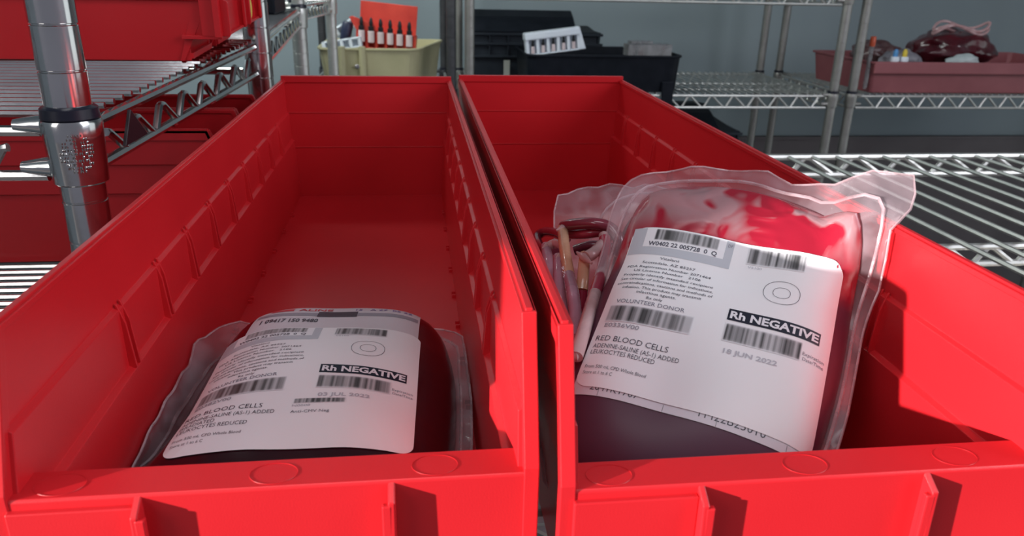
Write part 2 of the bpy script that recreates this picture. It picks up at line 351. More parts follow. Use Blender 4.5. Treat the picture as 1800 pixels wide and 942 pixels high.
# ------------------------------------------------------------------ red shelf bins
def make_bin(label, W, L, loc, rot=0, H=.128, group=None, lip=.075, detail=True, sticker=False, holder=None, recess=0, zr=.045, rake=.018):
    root = thing('shelf_bin', label, 'storage bin', loc, (0, 0, rot), group)
    # inner and outer wall offsets by height (outer, inner) measured from the rim's outer edge
    q = H / .128
    lv = [(0, .0096, .0122), (.006, .0094, .0120), (.066 * q, .0072, .0098), (.0674 * q, .0044, .0070), (.094 * q, .0040, .0066), (.0952 * q, .0018, .0044), (H, .0012, .0038)]
    y0s = rake
    fz = lip
    def yf(z): return (recess + .004 if z < zr - .0001 and recess else .004) if z <= fz else 0.004 + (z - fz) / (H - fz) * (y0s - 0.004)
    t = MB()
    # side walls as lofted slabs
    ny = 2
    for sgn in (0, 1):
        def X(o): return o if sgn == 0 else W - o
        vs = []; fs = []
        zz = [l[0] for l in lv]; k = 3
        rows = []
        for (z, o, i) in lv: rows.append((z, o, i))
        # extra row at the lip height
        rows2 = []
        for a, b_ in zip(rows[:-1], rows[1:]):
            rows2.append(a)
            if recess and a[0] < zr - .0001 < b_[0]:
                for zc in (zr - .0002, zr):
                    f_ = (zc - a[0]) / (b_[0] - a[0]); rows2.append((zc, a[1] + (b_[1] - a[1]) * f_, a[2] + (b_[2] - a[2]) * f_))
            if a[0] < fz < b_[0]:
                f_ = (fz - a[0]) / (b_[0] - a[0]); rows2.append((fz, a[1] + (b_[1] - a[1]) * f_, a[2] + (b_[2] - a[2]) * f_))
        rows2.append(rows[-1])
        for z, o, i in rows2: vs += [(X(o), yf(z), z), (X(o), L - .001, z), (X(i), L - .001, z), (X(i), yf(z), z)]
        n = len(rows2)
        for a in range(n - 1):
            for e in range(4): fs.append((a * 4 + e, a * 4 + (e + 1) % 4, (a + 1) * 4 + (e + 1) % 4, (a + 1) * 4 + e))
        fs += [(0, 1, 2, 3), ((n - 1) * 4, (n - 1) * 4 + 3, (n - 1) * 4 + 2, (n - 1) * 4 + 1)]
        t.add(vs, fs)
        # rim flange along the top, bending down the front edge to the lip
        zl0 = zr if recess else 0
        path = [(L, H - .001), (y0s - .001, H - .001), (-.0005, fz + .002), (-.0005, zl0)]
        ins = [(L, H - .0035), (y0s + .002, H - .0035), (.0045, fz + .0005), (.0045, zl0)]
        poly = path + ins[::-1]
        t.prism(poly, 'x', *((0, .0052) if sgn == 0 else (W - .0052, W)))
        # outer skirt of the rim
        t.prism([(y0s, H - .001), (L, H - .001), (L, H - .009), (y0s - .003, H - .009)], 'x', *((0, .0012) if sgn == 0 else (W - .0012, W)))
    # floor, back, front lip box
    t.box((.010, .002 + recess, .0015), (W - .010, L, .006))
    t.prism([(.0005, H), (W - .0005, H), (W - .0035, .068), (W - .009, .0), (.009, .0), (.0035, .068)], 'y', L - .0028, L + .0002)
    t.box((.001, L - .004, H - .003), (W - .001, L + .002, H + .0035))            # thicker, slightly higher rear rim
    t.prism([(0, .030 if not recess else zr), (.0155, .030 if not recess else zr), (.0155, lip), (.0008, lip), (0, lip - .0008)], 'x', .004, W - .004)
    t.prism([(.009 + recess, 0), (.0125 + recess, 0), (.0150 + recess * .3, lip - .01), (.0115, lip - .01)], 'x', .008, W - .008)
    if recess: t.box((.004, 0, zr - .002), (W - .004, recess + .008, zr + .001))
    # step line on the back wall
    t.box((.006, L - .0036, .0942 * q), (W - .006, L - .002, .0950 * q))
    t.box((.008, L - .0036, .0585 * q), (W - .008, L - .002, .0592 * q))
    if detail:      # divider slots moulded on the side walls, surface pattern of the tub
        yy = .107
        while yy < L - .04:
            for s_ in (0, 1):
                for dy in (-.0024, .0024):
                    xw, xm, xo = (.0050, .0086, .0104) if s_ == 0 else (W - .0050, W - .0086, W - .0104)
                    xt = .0060 if s_ == 0 else W - .0060
                    ps = [(xw, yy + dy - .0006, .097), (xt, yy + dy - .0006, .0965), (xm, yy + dy - .0006, .088), (xo, yy + dy - .0006, .0665), (xw, yy + dy - .0006, .064)]
                    qs = [(x, y + .0012, z) for x, y, z in ps]
                    k = len(ps); t.add(ps + qs, [list(range(k)), list(range(k, 2 * k))[::-1]] + [(i, (i + 1) % k, k + (i + 1) % k, k + i) for i in range(k)])
                xa = .0118 if s_ == 0 else W - .0148
                t.box((xa, yy - .004, .0055), (xa + .003, yy - .0022, .0085)); t.box((xa, yy + .0022, .0055), (xa + .003, yy + .004, .0085))
            yy += .0528
    body = t.build('tub', RED, root, False, bevel=.0006)
    if detail:
        # moulded rings on the ledge
        for cx in ((.018, W * .49, W - .035) if W > .15 else ()):
            rg = MB(); pts = [(cx + .0078 * math.cos(a), .0075 + .0058 * math.sin(a), lip + .0001) for a in [2 * math.pi * i / 40 for i in range(41)]]
            rg.tube(pts, .00011, 5, False); rg.build('moulded_ring', RED, root, True)
    # label holder: raised shoulders and two ribs on the front face
    hx0, hx1 = holder or (W * .10, W * .90)
    h = MB()
    h.box((.0045, -.0022, .0), (hx0 - .0012, .002, lip - .0035)) if holder else None
    for hx, sg in ((hx0, 1), (hx1, -1)):
        hb = .004 if not recess else zr
        h.prism([(.001, lip - .0002), (-.0062, lip - .0045), (-.0066, lip - .030), (-.0055, hb), (.001, hb)], 'x', hx - .0012, hx + .0012)
        h.prism([(-.0040, lip - .0055), (-.0064, lip - .0055), (-.0064, hb + .002), (-.0040, hb + .002)], 'x', min(hx, hx + sg * .0032), max(hx, hx + sg * .0032))
    h.box((hx0, -.004, hb), (hx1, .001, hb + .0022))
    hh = h.build('label_holder', RED, root, bevel=.0005); hh['label'] = 'raised label holder ribs on the front'
    if sticker:
        s_ = MB(); s_.lathe([(.010, -.0004), (.010, .0004)], (W * .5, -.0006, lip * .62), 28, (0, -1, 0)); s_.build('sticker', YEL, root)['label'] = 'round yellow sticker'
    return root
left_bin = make_bin('long red bin at left, holding the blood bag lying flat', .1735, .605, (-.1345, .217, ZS + .0022), holder=(.0440, .1240))
right_bin = make_bin('long red bin at right, holding the blood bag leaning up', .1790, .630, (.0442, .206, ZS + .0022), math.radians(-.15), holder=(.0480, .1290))
SB = 'smaller red bins on the left rack'
# upper shelf of the left rack: fronts face right
def zsh(y): return ZS + .148 + (y - .482) / (.378) * .017 + .0036
tilt = math.radians(2.6)
for lab, x, y, w, st in (('red bin nearest the camera on the upper shelf of the left rack', -.156, .683, .086, False),
                         ('red bin with a round yellow sticker on the upper shelf of the left rack', -.156, .774, .072, True)):
    bb = make_bin(lab, w, .50, (x, y, zsh(y)), math.pi / 2, group=SB, sticker=st, detail=False, recess=.024, H=.092, lip=.052, zr=.020, rake=.055)
    bb.rotation_euler = (Matrix.Rotation(tilt, 3, 'X') @ Matrix.Rotation(math.pi / 2, 3, 'Z')).to_euler()
for lab, x, y, w in (('red bin nearest the camera on the lower shelf of the left rack', -.146, .637, .100),
                     ('red bin farther back on the lower shelf of the left rack', -.146, .739, .088)):
    make_bin(lab, w, .50, (x, y, ZS + .0022), math.pi / 2, H=.112, lip=.066, group=SB, detail=False)

# ------------------------------------------------------------------ text and labels
def text_tris(s, bold=0):
    cu = bpy.data.curves.new('t', 'FONT'); cu.body = s; cu.size = 1; cu.offset = bold; cu.resolution_u = 2
    ob = bpy.data.objects.new('t', cu); COL.objects.link(ob)
    dg = bpy.context.evaluated_depsgraph_get(); me = ob.evaluated_get(dg).to_mesh()
    vs = [v.co.copy() for v in me.vertices]; fs = [list(p.vertices) for p in me.polygons]
    ob.evaluated_get(dg).to_mesh_clear(); bpy.data.objects.remove(ob); bpy.data.curves.remove(cu)
    return vs, fs
def put_text(mb, S, s, u0, u1, v0, h, col=(.03, .03, .05), bold=0, rise=.00022, slope=0):
    """text with baseline v0, cap height h, squeezed into u0..u1, on surface S(u,v,rise)"""
    vs, fs = text_tris(s, bold)
    if not vs: return
    x0 = min(v.x for v in vs); x1 = max(v.x for v in vs)
    k = (u1 - u0) / (x1 - x0); ky = h / .70
    mb.add([S(u0 + (v.x - x0) * k, v0 + v.y * ky + slope * (v.x - x0) * k, rise) for v in vs], fs, [col] * len(vs))
def put_rect(mb, S, u0, u1, v0, v1, col, nu=12, nv=4, rise=.00015):
    mb.grid(lambda i, j: S(u0 + (u1 - u0) * i, v0 + (v1 - v0) * j, rise), nu, nv, lambda i, j: col)
def put_bars(mb, S, u0, u1, v0, v1, seed, dark=.05, base=.54, blur=.6, rise=.0002, fade=True):
    """a defocused barcode: soft grey bars, darker where the bars lie close"""
    rnd = random.Random(seed); N = 150; raw = []
    while len(raw) < N:
        w = rnd.choice((1, 1, 2, 2, 3, 4)); raw += [rnd.choice((dark, base, base * .7, dark * 2.4))] * w
    raw = raw[:N]
    k = int(1 + blur * 3)
    sm = [sum(raw[max(0, i - k):i + k + 1]) / len(raw[max(0, i - k):i + k + 1]) for i in range(N)]
    e = max(2, N // 30); 
    def c(i, j):
        g = sm[min(N - 1, int(i * (N - 1) + .5))]
        ed = 1.0 if not fade else min(1, min(i, 1 - i) * N / 3) * min(1, min(j, 1 - j) * 9)
        g = g * ed + .86 * (1 - ed); return (g * .97, g * .98, g * 1.02)
    mb.grid(lambda i, j: S(u0 + (u1 - u0) * i, v0 + (v1 - v0) * j, rise), N - 1, 10, c)

LINES = [('Vitalant', .177, .272, .806), ('Scottsdale, AZ 85257', .10, .355, .771), ('FDA Registration Number 2071464', .035, .435, .738),
         ('US License Number   2106', .075, .395, .706), ('Properly identify intended recipient', .035, .460, .672),
         ('See circular of information for indications,', .030, .465, .640), ('contraindications, cautions and methods of', .022, .470, .609),
         ('infusion. This product may transmit', .055, .425, .580), ('infectious agents.', .13, .315, .553), ('Rx only', .185, .260, .523)]
def face_label(mb, S, left):
    wht = (.89, .89, .91); ink = (.035, .035, .06)
    # rounded sheet
    def sheet(i, j):
        r = .060; u, v = i, j
        # pull corners in to round them
        for cu, cv in ((0, 0), (1, 0), (0, 1), (1, 1)):
            du, dv = abs(u - cu), abs(v - cv)
            if du < r and dv < r:
                dx, dy = r - du, r - dv; m_ = max(dx, dy); l_ = math.hypot(dx, dy)
                if l_ > 0: f = m_ / l_; du, dv = r - dx * f, r - dy * f; u = du if cu == 0 else 1 - du; v = dv if cv == 0 else 1 - dv
        return S(u, v, 0)
    mb.grid(sheet, 96, 96, lambda i, j: wht)
    put_rect(mb, S, .004, .50, .835, .996, (.52, .55, .60), 24, 8, .00010)
    put_rect(mb, S, .07, .462, .885, .996, (.84, .85, .88), 20, 6, .00014)
    put_bars(mb, S, .115, .43, .925, .993, 3 + left)
    put_text(mb, S, 'W0402 22 005728  0  Q', .095, .43, .893, .024, (.10, .10, .13), .03)
    if not left: put_text(mb, S, 'DF', .472, .494, .958, .018, (.2, .2, .25))
    for s, a, c, v in LINES: put_text(mb, S, s, a, c, v, .0165, ink, 0)
    put_text(mb, S, 'VOLUNTEER DONOR', .050, .37, .487, .023, (.22, .22, .27), .004)
    put_bars(mb, S, .030, .42, .372, .474, 11 + left)
    put_text(mb, S, 'E0336V00' if not left else 'E0382V00', .038, .20, .338, .024, (.38, .38, .42), .02)
    put_text(mb, S, 'RED BLOOD CELLS', .022, .352, .255, .031, ink, -.006)
    put_text(mb, S, 'ADENINE-SALINE (AS-1) ADDED', .022, .41, .213, .025, ink, -.006)
    if left:
        put_text(mb, S, 'IRRADIATED', .022, .17, .180, .025, ink, -.006); put_text(mb, S, 'LEUKOCYTES REDUCED', .022, .312, .147, .025, ink, -.006)
        put_text(mb, S, 'From 500 mL CPD Whole Blood', .022, .300, .092, .017, ink, -.006); put_text(mb, S, 'Store at 1 to 6 C', .022, .155, .060, .017, ink, -.006)
    else:
        put_text(mb, S, 'LEUKOCYTES REDUCED', .022, .312, .178, .025, ink, -.006)
        put_text(mb, S, 'From 500 mL CPD Whole Blood', .022, .296, .098, .018, ink, -.006); put_text(mb, S, 'Store at 1 to 6 C', .022, .155, .066, .018, ink, -.006)
    put_bars(mb, S, .572, .832, .885, .985, 23 + left)
    put_text(mb, S, 'V5100', .582, .646, .862, .014, (.5, .5, .55))
    # the outlined O
    for rx, ry in ((.080, .076), (.0385, .0365)):
        pts = []
        for k in range(64):
            a = 2 * math.pi * k / 64; c_, s_ = math.cos(a), math.sin(a)
            pts.append((.755 + rx * math.copysign(abs(c_) ** .88, c_), .735 + ry * math.copysign(abs(s_) ** .88, s_), c_, s_))
        w = .0021
        vs = [S(p[0] - w * p[2] * g, p[1] - w * p[3] * g, .0002) for p in pts for g in (0, 1)]
        mb.add(vs, [(2 * k, 2 * ((k + 1) % 64), 2 * ((k + 1) % 64) + 1, 2 * k + 1) for k in range(64)], [(.05, .05, .08)] * 128)
    put_rect(mb, S, .556, .950, .500, .567, (.012, .014, .03), 24, 4, .00016)
    put_text(mb, S, 'Rh NEGATIVE', .566, .944, .513, .041, (.82, .82, .86), .035, .0003)
    put_bars(mb, S, .558, .884, .380, .482, 37 + left)
    put_text(mb, S, 'Expiration', .890, .982, .418, .018, (.25, .25, .3)); put_text(mb, S, 'Date/Time', .893, .982, .390, .018, (.25, .25, .3))
    put_text(mb, S, '18 JUN 2022' if not left else '03 JUL 2022', .575, .80, .318, .024, (.50, .50, .55), .025)
    if left:
        put_bars(mb, S, .480, .700, .272, .305, 51)
        put_text(mb, S, 'N0008', .478, .555, .250, .014, (.45, .45, .5)); put_text(mb, S, 'Anti-CMV Neg', .478, .640, .208, .018, (.16, .16, .2))

# ------------------------------------------------------------------ blood bags
class Bag:
    """a soft pouch over a star-shaped outline. inner: seam outline of the pouch, outer: outline of the clear flange (a,b in metres)"""
    def __init__(s, O, u, v, inner, outer, c, T, Tb, p=3.6, wr=.0012, seed=0, clampz=None, lift=None, xl=None):
        s.O = V(O); s.u = V(u).normalized(); s.v = (V(v) - s.u * V(v).dot(s.u)).normalized(); s.n = s.u.cross(s.v)
        s.c = c; s.T = T; s.Tb = Tb; s.p = p; s.wr = wr; s.seed = seed; s.clampz = clampz; s.lift = lift; s.xl = xl
        N = 96
        def radial(P):
            P = catmull([V((x, y, 0)) for x, y in P], 12, True); out = []
            ang = [math.atan2(q.y - c[1], q.x - c[0]) for q in P]; rad = [math.hypot(q.y - c[1], q.x - c[0]) for q in P]
            for k in range(N):
                a = -math.pi + 2 * math.pi * k / N; best = 0
                for i in range(len(P)):
                    a0, a1 = ang[i], ang[(i + 1) % len(P)]; d = (a1 - a0 + math.pi) % (2 * math.pi) - math.pi; e = (a - a0 + math.pi) % (2 * math.pi) - math.pi
                    if d and 0 <= e / d <= 1: best = max(best, rad[i] + (rad[(i + 1) % len(P)] - rad[i]) * e / d)
                out.append(best)
            return out
        s.N = N; s.ri = radial(inner); s.ro = radial(outer)
    def R(s, tab, ang):
        t = (ang + math.pi) / (2 * math.pi) * s.N; i = int(math.floor(t)); f = t - i
        return tab[i % s.N] * (1 - f) + tab[(i + 1) % s.N] * f
    def thick(s, a, b): return s.T(a, b) if callable(s.T) else s.T
    def h(s, a, b):
        da, db = a - s.c[0], b - s.c[1]; sr = min(1, math.hypot(da, db) / s.R(s.ri, math.atan2(db, da)))
        w = noise.noise(V((a * 28, b * 22, s.seed))) * s.wr * 1.6 * (1 - sr ** 6)
        return s.thick(a, b) * math.sqrt(max(0, 1 - sr ** s.p)) + w
    def P(s, a, b, n):
        if s.lift: n += s.lift(a, b)
        p = s.O + s.u * a + s.v * b + s.n * n
        if s.xl and p.z < ZS + .131: p.x = min(max(p.x, s.xl[0]), s.xl[1])
        return p
    def top(s, a, b, e=0): return s.P(a, b, s.h(a, b) + e)
    def build_parts(s, root, pm, fm, ink=None):
        mb = MB(); M = 26; N = s.N
        def ring(sg):
            vs = [s.P(*s.c, s.h(*s.c) if sg > 0 else -s.Tb)]; cs = [ink(*s.c) if ink else (0, 0, 0)]
            for i in range(1, M + 1):
                q = math.sin(i / M * math.pi / 2)
                for k in range(N):
                    an = -math.pi + 2 * math.pi * k / N; r = s.ri[k] * q
                    a, b = s.c[0] + r * math.cos(an), s.c[1] + r * math.sin(an)
                    if sg > 0: n = s.h(a, b) if i < M else 0
                    else: n = -s.Tb * math.sqrt(max(0, 1 - q ** 4))
                    p = s.P(a, b, n)
                    if s.clampz and p.z < s.clampz: p.z = s.clampz
                    vs.append(p); cs.append(ink(a, b) if ink else (0, 0, 0))
            fs = [(0, 1 + k, 1 + (k + 1) % N) for k in range(N)]
            fs += [(1 + (i - 1) * N + k, 1 + i * N + k, 1 + i * N + (k + 1) % N, 1 + (i - 1) * N + (k + 1) % N) for i in range(1, M) for k in range(N)]
            return vs, fs, cs
        for sg in (1, -1):
            vs, fs, cs = ring(sg); mb.add([p - root.location for p in vs], fs if sg > 0 else [f[::-1] for f in fs], cs)
        po = mb.build('pouch', pm, root, True, ink=bool(ink))
        # clear welded flange, two skins thick
        fb = MB(); K = 5; vs = []; 
        for dn in (.0004, -.0004):
            for i in range(K + 1):
                for k in range(N):
                    an = -math.pi + 2 * math.pi * k / N; r = s.ri[k] * .985 + (s.ro[k] - s.ri[k] * .985) * i / K
                    a, b = s.c[0] + r * math.cos(an), s.c[1] + r * math.sin(an)
                    w = noise.noise(V((a * 55, b * 55, s.seed + 3))) * .006 * (i / K)
                    p = s.P(a, b, dn + w + .0003)
                    if s.clampz and p.z < s.clampz + dn: p.z = s.clampz + dn
                    vs.append(p - root.location)
        fs = [(i * N + k, (i + 1) * N + k, (i + 1) * N + (k + 1) % N, i * N + (k + 1) % N) for i in range(K) for k in range(N)]
        o2 = (K + 1) * N
        fs += [tuple(x + o2 for x in f[::-1]) for f in fs]
        fs += [(K * N + k, o2 + K * N + k, o2 + K * N + (k + 1) % N, K * N + (k + 1) % N) for k in range(N)]
        fb.add(vs, fs)
        fl = fb.build('clear_flange', fm, root, True); fl['label'] = 'clear vinyl flange around the pouch'
        # raised weld bead along the flange edge
        eb = MB()
        for q in (1.0, .45):
            pts = [V(vs[(int(K * q)) * N + k]) + s.n * .0003 for k in range(N)]; pts.append(pts[0].copy()); pts.append(pts[1].copy())
            eb.tube(pts, .0006 if q == 1 else .0009, 5, False)
        e = eb.build('weld_seam', FILM2, fl, True)
        return po

LAB = .1016
# --- left bag, lying flat on the bin floor
ZF = ZS + .0022 + .006
def TL_(a, b): return .0375
lb = Bag((-.1055, .279, ZF + .0115), (1, -.045, .0), (.045, 1, .035),
         [(-.012, -.025), (.05, -.038), (.110, -.028), (.1185, .03), (.1185, .11), (.103, .155), (.052, .166), (.004, .158), (-.009, .11), (-.010, .04)],
         [(-.024, -.034), (.05, -.046), (.121, -.036), (.1265, .03), (.128, .11), (.126, .160), (.052, .174), (-.008, .169), (-.021, .125), (-.024, .04)],
         (.051, .06), TL_, .011, 3.0, .0016, 1, ZF + .0006, lambda a, b: .016 * min(1, max(0, (-a - .006) / .016)) ** 1.3, xl=(-.1345 + .0128, .0390 - .0128))
root = thing('blood_bag', 'dark blood bag lying flat in the left red bin, black-banded O negative label', 'blood bag', (-.05, .36, ZF), group='blood bags in the front bins')
lb.build_parts(root, BLOOD, FILM)
def SL(u, v, e): return lb.top(u * LAB, v * LAB, .0006 + e) - root.location
mb = MB(); face_label(mb, SL, 1); o = mb.build('donor_label', PAPER, root, ink=True); o['label'] = 'white printed label'
mb = MB(); S2 = lambda u, v, e: lb.top(.004 + u * .090 + .006, .066 + v * .076, .0003 + e) - root.location
put_rect(mb, S2, 0, 1, 0, 1, (.66, .62, .66), 40, 30, 0)
put_rect(mb, S2, .08, .22, .86, .93, (.62, .05, .07), 6, 2); put_text(mb, S2, 'ALINE', .25, .46, .86, .06, (.62, .05, .07), .02)
put_rect(mb, S2, .02, .99, .74, .81, (.30, .29, .34), 30, 2); put_rect(mb, S2, .38, .62, .72, .84, (.03, .02, .04), 10, 2, .0002)
put_text(mb, S2, '1 09417 150 9480', .06, .40, .60, .07, (.06, .06, .08), .03); put_text(mb, S2, '15   A 27  05 22', .60, .95, .87, .05, (.12, .08, .35), .01)
o = mb.build('maker_label', PAPER, root, ink=True); o['label'] = 'narrow white maker label with a red mark, under the donor label'

# --- right bag, leaning with its top raised on another bag
RO = V((.0654, .2938, ZS + .0626)); RU = V((.8660, -.4970, -.042)); RV = V((.452, .746, .488))
seam = -.0190
def TR_(a, b):
    t = min(1, max(0, (b - .058) / .085)); t = t * t * (3 - 2 * t)
    return .0245 * (1 - t) + .0060 * t
nrm = RU.normalized().cross((RV - RU.normalized() * RV.dot(RU.normalized())).normalized())
rb = Bag(RO + nrm * seam, RU, RV,
         [(-.006, -.018), (.030, -.036), (.075, -.022), (.100, -.002), (.1075, .035), (.109, .085), (.106, .115), (.090, .132), (.050, .143), (.012, .136), (-.004, .118), (-.0085, .060)],
         [(-.012, -.025), (.030, -.042), (.080, -.026), (.106, -.004), (.1135, .035), (.1155, .085), (.1215, .112), (.1245, .134), (.1255, .1495), (.1185, .1505), (.095, .1515), (.050, .1565), (.012, .149), (-.014, .130), (-.0145, .060)],
         (.050, .055), TR_, .0150, 4.6, .0016, 5, ZF + .0006, lambda a, b: .0195 * (lambda t: t * t * (3 - 2 * t))(min(1, max(0, (b - .075) / .055))) + .017 * min(1, max(0, (a - .088) / .014)) * min(1, max(0, (b - .100) / .02)), (.0442 + .0075, .2232 - .0075))
root2 = thing('blood_bag', 'blood bag leaning up in the right red bin, clear top corner over the rim', 'blood bag', (.12, .33, ZF), group='blood bags in the front bins')
def ink2(a, b):
    p = rb.P(a, b, 0); z = p.z - ZS
    t = min(1, max(0, (z - .083) / .008))
    g = min(1, max(0, (b - .100) / .012))
    return (t, g, 0)
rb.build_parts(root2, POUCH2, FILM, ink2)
def SRb(u, v, e): return rb.top(u * LAB, v * LAB, .0004 + e) - root2.location
# lower sheet of the double label, showing under the top sheet
mb = MB(); mb.grid(lambda i, j: SRb(i, -.004 + j * .5, 0), 40, 20, lambda i, j: (.70, .68, .73))
put_text(mb, SRb, '2041K1767', .079, .291, .022, .034, (.05, .05, .07), -.004, .0001); put_text(mb, SRb, 'FM22B25010', .546, .815, .019, .036, (.05, .05, .07), -.004, .0001)
for uu in (.12, .40, .62, .90): put_rect(mb, SRb, uu, uu + .002, -.003, .03, (.2, .2, .22), 1, 2, .0001)
o = mb.build('under_label', PAPER, root2, ink=True); o['label'] = 'edge of a second label under the donor label'
def SR(u, v, e): return rb.top(u * LAB, (.034 + v * .969) * LAB, .0008 + e) - root2.location
mb = MB(); face_label(mb, SR, 0); o = mb.build('donor_label', PAPER, root2, ink=True); o['label'] = 'white printed label'

# --- bag underneath the leaning one
ub = Bag((.105, .372, ZF + .022), (.93, -.30, 0), (.30, .93, .10),
         [(-.012, -.015), (.04, -.03), (.088, -.012), (.096, .05), (.088, .12), (.04, .14), (-.004, .128), (-.014, .05)],
         [(-.02, -.024), (.04, -.038), (.095, -.02), (.104, .05), (.102, .14), (.04, .172), (-.016, .171), (-.048, .150), (-.052, .132), (-.035, .06)],
         (.04, .055), .022, .020, 3.6, .001, 9, ZF + .0006, lambda a, b: .045 * (lambda t: t * t * (3 - 2 * t))(min(1, max(0, (b - .10) / .05))), (.0442 + .0128, .2232 - .0128))
root3 = thing('blood_bag', 'blood bag mostly hidden under the leaning bag, only a clear corner showing behind the tubes', 'blood bag', (.14, .43, ZF), group='blood bags in the front bins')
ub.build_parts(root3, BLOOD, FILM)
mb = MB(); S3 = lambda u, v, e: ub.top(-.004 + u * .05, .085 + v * .03, .0004 + e) - root3.location
put_rect(mb, S3, 0, 1, 0, 1, (.6, .55, .56), 10, 6, 0); put_bars(mb, S3, .3, .9, .1, .9, 77, blur=0, dark=.03, fade=False)
mb.build('bar_code_label', PAPER, root3, ink=True)

# --- tubing segments beside the leaning bag (welded to it)
def at(px, py, z):
    d = _f + (px - 900) / F_PX * _R - (py - 471) / F_PX * _U
    return CAM + d * ((ZS + z - CAM.z) / d.z)
def tpath(pts): return [p - root2.location for p in catmull([at(*p) for p in pts], 8)]
def tubing(pts, m, r=.0031, lab=None, rs=None):
    t = MB(); P = tpath(pts); t.tube(P, r, 14); o = t.build('tubing', m, root2, True)
    if lab: o['label'] = lab
    return o
tubing([(989, 402, .088), (993, 440, .084), (1000, 484, .078)], TUBEY, .0034, 'amber upper end of a sealed tube')
tubing([(1000, 484, .078), (1008, 520, .077), (1012, 560, .072), (1010, 596, .068)], TUBEL, .0034, 'lilac sealed tube')
tubing([(1063, 420, .090), (1064, 445, .087), (1057, 480, .087), (1046, 516, .084)], TUBER, .0034, 'blood-red upper half of a sealed tube')
tubing([(1046, 516, .084), (1034, 556, .081), (1023, 592, .078), (1012, 627, .074)], TUBEC, .0034, 'clear lower half of a sealed tube')
tubing([(1063, 421, .0897), (1061, 414, .0905)], TUBEC, .0030)
tubing([(1028, 448, .086), (1025, 485, .079), (1023, 510, .073)], TUBEY, .0033)
tubing([(1023, 510, .073), (1021, 545, .063), (1014, 590, .05)], TUBER, .0031)
tubing([(960, 433, .074), (965, 470, .069), (970, 510, .061), (977, 560, .050), (984, 600, .042)], TUBEL, .0034)
tubing([(981, 452, .080), (983, 500, .073), (990, 550, .062), (1000, 610, .048)], TUBEL, .0032, 'numbered sealed tube')
tubing([(990, 398, .089), (1010, 394, .093), (1045, 393, .096), (1073, 401, .094), (1088, 424, .088), (1080, 450, .080)], TUBED, .0036, 'tube looping across the bundle top')
tubing([(1002, 412, .084), (1030, 411, .088), (1060, 408, .090), (1078, 418, .087)], TUBER, .0030)
tubing([(975, 440, .070), (952, 436, .062), (944, 418, .060), (956, 408, .064), (978, 410, .070), (995, 420, .074)], TUBED, .0034)
tubing([(1030, 452, .087), (1044, 444, .088), (1058, 430, .088)], TUBEC, .0034)
tubing([(963, 434, .075), (975, 428, .077), (990, 432, .079)], TUBEC, .0030)
tubing([(1010, 440, .070), (1040, 432, .074), (1075, 436, .074)], TUBED, .0034)
# flat crimped seals at the cut ends
for P0, P1 in (((978, 405, .089), (1000, 398, .090)), ((953, 437, .075), (970, 428, .076)), ((1014, 443, .088), (1040, 463, .087)), ((977, 455, .081), (990, 448, .081)), ((1005, 627, .074), (1019, 624, .0745))):
    A, B = [at(*p) - root2.location for p in (P0, P1)]; M_ = (A + B) / 2
    t = MB(); t.tube([A, A.lerp(M_, .5), M_, M_.lerp(B, .5), B], .002, 10, rs=[.0006, .0016, .0026, .0016, .0006]); t.build('seal', TUBEC, root2, True)
# white digits on the numbered tube
mb = MB(); D0 = at(983, 468, .0822) - root2.location; D1 = at(1001, 560, .0655) - root2.location; du = (D1 - D0); dv = _R.cross(du.normalized()).cross(du.normalized()) * -1
dside = (at(995, 468, .0822) - at(983, 468, .0822)).normalized()
put_text(mb, lambda u, v, e: D0 + du * u + dside * (v * .02) + _f * -.0012, '974CC69CSVK', 0, 1.0, .05, .08, (.85, .8, .85), .01, 0)
mb.build('printed_digits', PAPER, root2, ink=True)

# ------------------------------------------------------------------ background things
def dropper(loc, tiltv, s=1.0, glass=BOTTLE, group='dropper bottles in the racks', label='', par=None):
    r = thing('dropper_bottle', label, 'bottle', loc, group=group)
    r.rotation_euler = V((0, 0, 1)).rotation_difference(V(tiltv)).to_euler()
    b = MB(); b.lathe([(.0001, 0), (.0085 * s, 0), (.0085 * s, .028 * s), (.004 * s, .032 * s)], seg=14); b.build('bottle_body', glass, r, True)
    c = MB(); c.lathe([(.0075 * s, .030 * s), (.0075 * s, .040 * s), (.0045 * s, .042 * s), (.0055 * s, .050 * s), (.0035 * s, .060 * s), (.0008, .064 * s)], seg=14); c.build('rubber_bulb', CAPBLK, r, True)
    return r
def tub(name, label, cat, x0, x1, y0, y1, z0, z1, m, inset, rimw=.004, corner=.03, flare=0):
    """open tapered tub with rounded corners and a rolled rim"""
    cx, cy = (x0 + x1) / 2, (y0 + y1) / 2; r = thing(name, label, cat, (cx, cy, z0))
    hx, hy = (x1 - x0) / 2, (y1 - y0) / 2
    def outl(k, z):
        pts = []; a_, b_ = hx * 1.0 - k, hy - k; c = corner
        for q, (sx, sy) in enumerate(((1, -1), (1, 1), (-1, 1), (-1, -1))):
            for j in range(6):
                an = -math.pi / 2 + q * math.pi / 2 + j / 5 * math.pi / 2
                px_, py_ = sx * (a_ - c) + c * math.cos(an), sy * (b_ - c) + c * math.sin(an)
                pts.append(V((px_ + (flare * (py_ + hy) / (2 * hy) if px_ > 0 else 0), py_, z)))
        return pts
    H = z1 - z0; rings = [outl(inset, 0), outl(0, H - .006), outl(-rimw, H - .006), outl(-rimw, H), outl(.002, H), outl(inset + .002, .003)]
    b = MB(); n = 24; vs = [p for rg in rings for p in rg]; k = len(rings)
    fs = [(i * n + j, i * n + (j + 1) % n, (i + 1) * n + (j + 1) % n, (i + 1) * n + j) for i in range(k - 1) for j in range(n)]
    fs += [list(range(n))[::-1], [(k - 1) * n + j for j in range(n)]]
    b.add(vs, fs); b.build('tub', m, r, False, bevel=.0012)
    return r, cx, cy
ZB = ZS - .0655 + .003
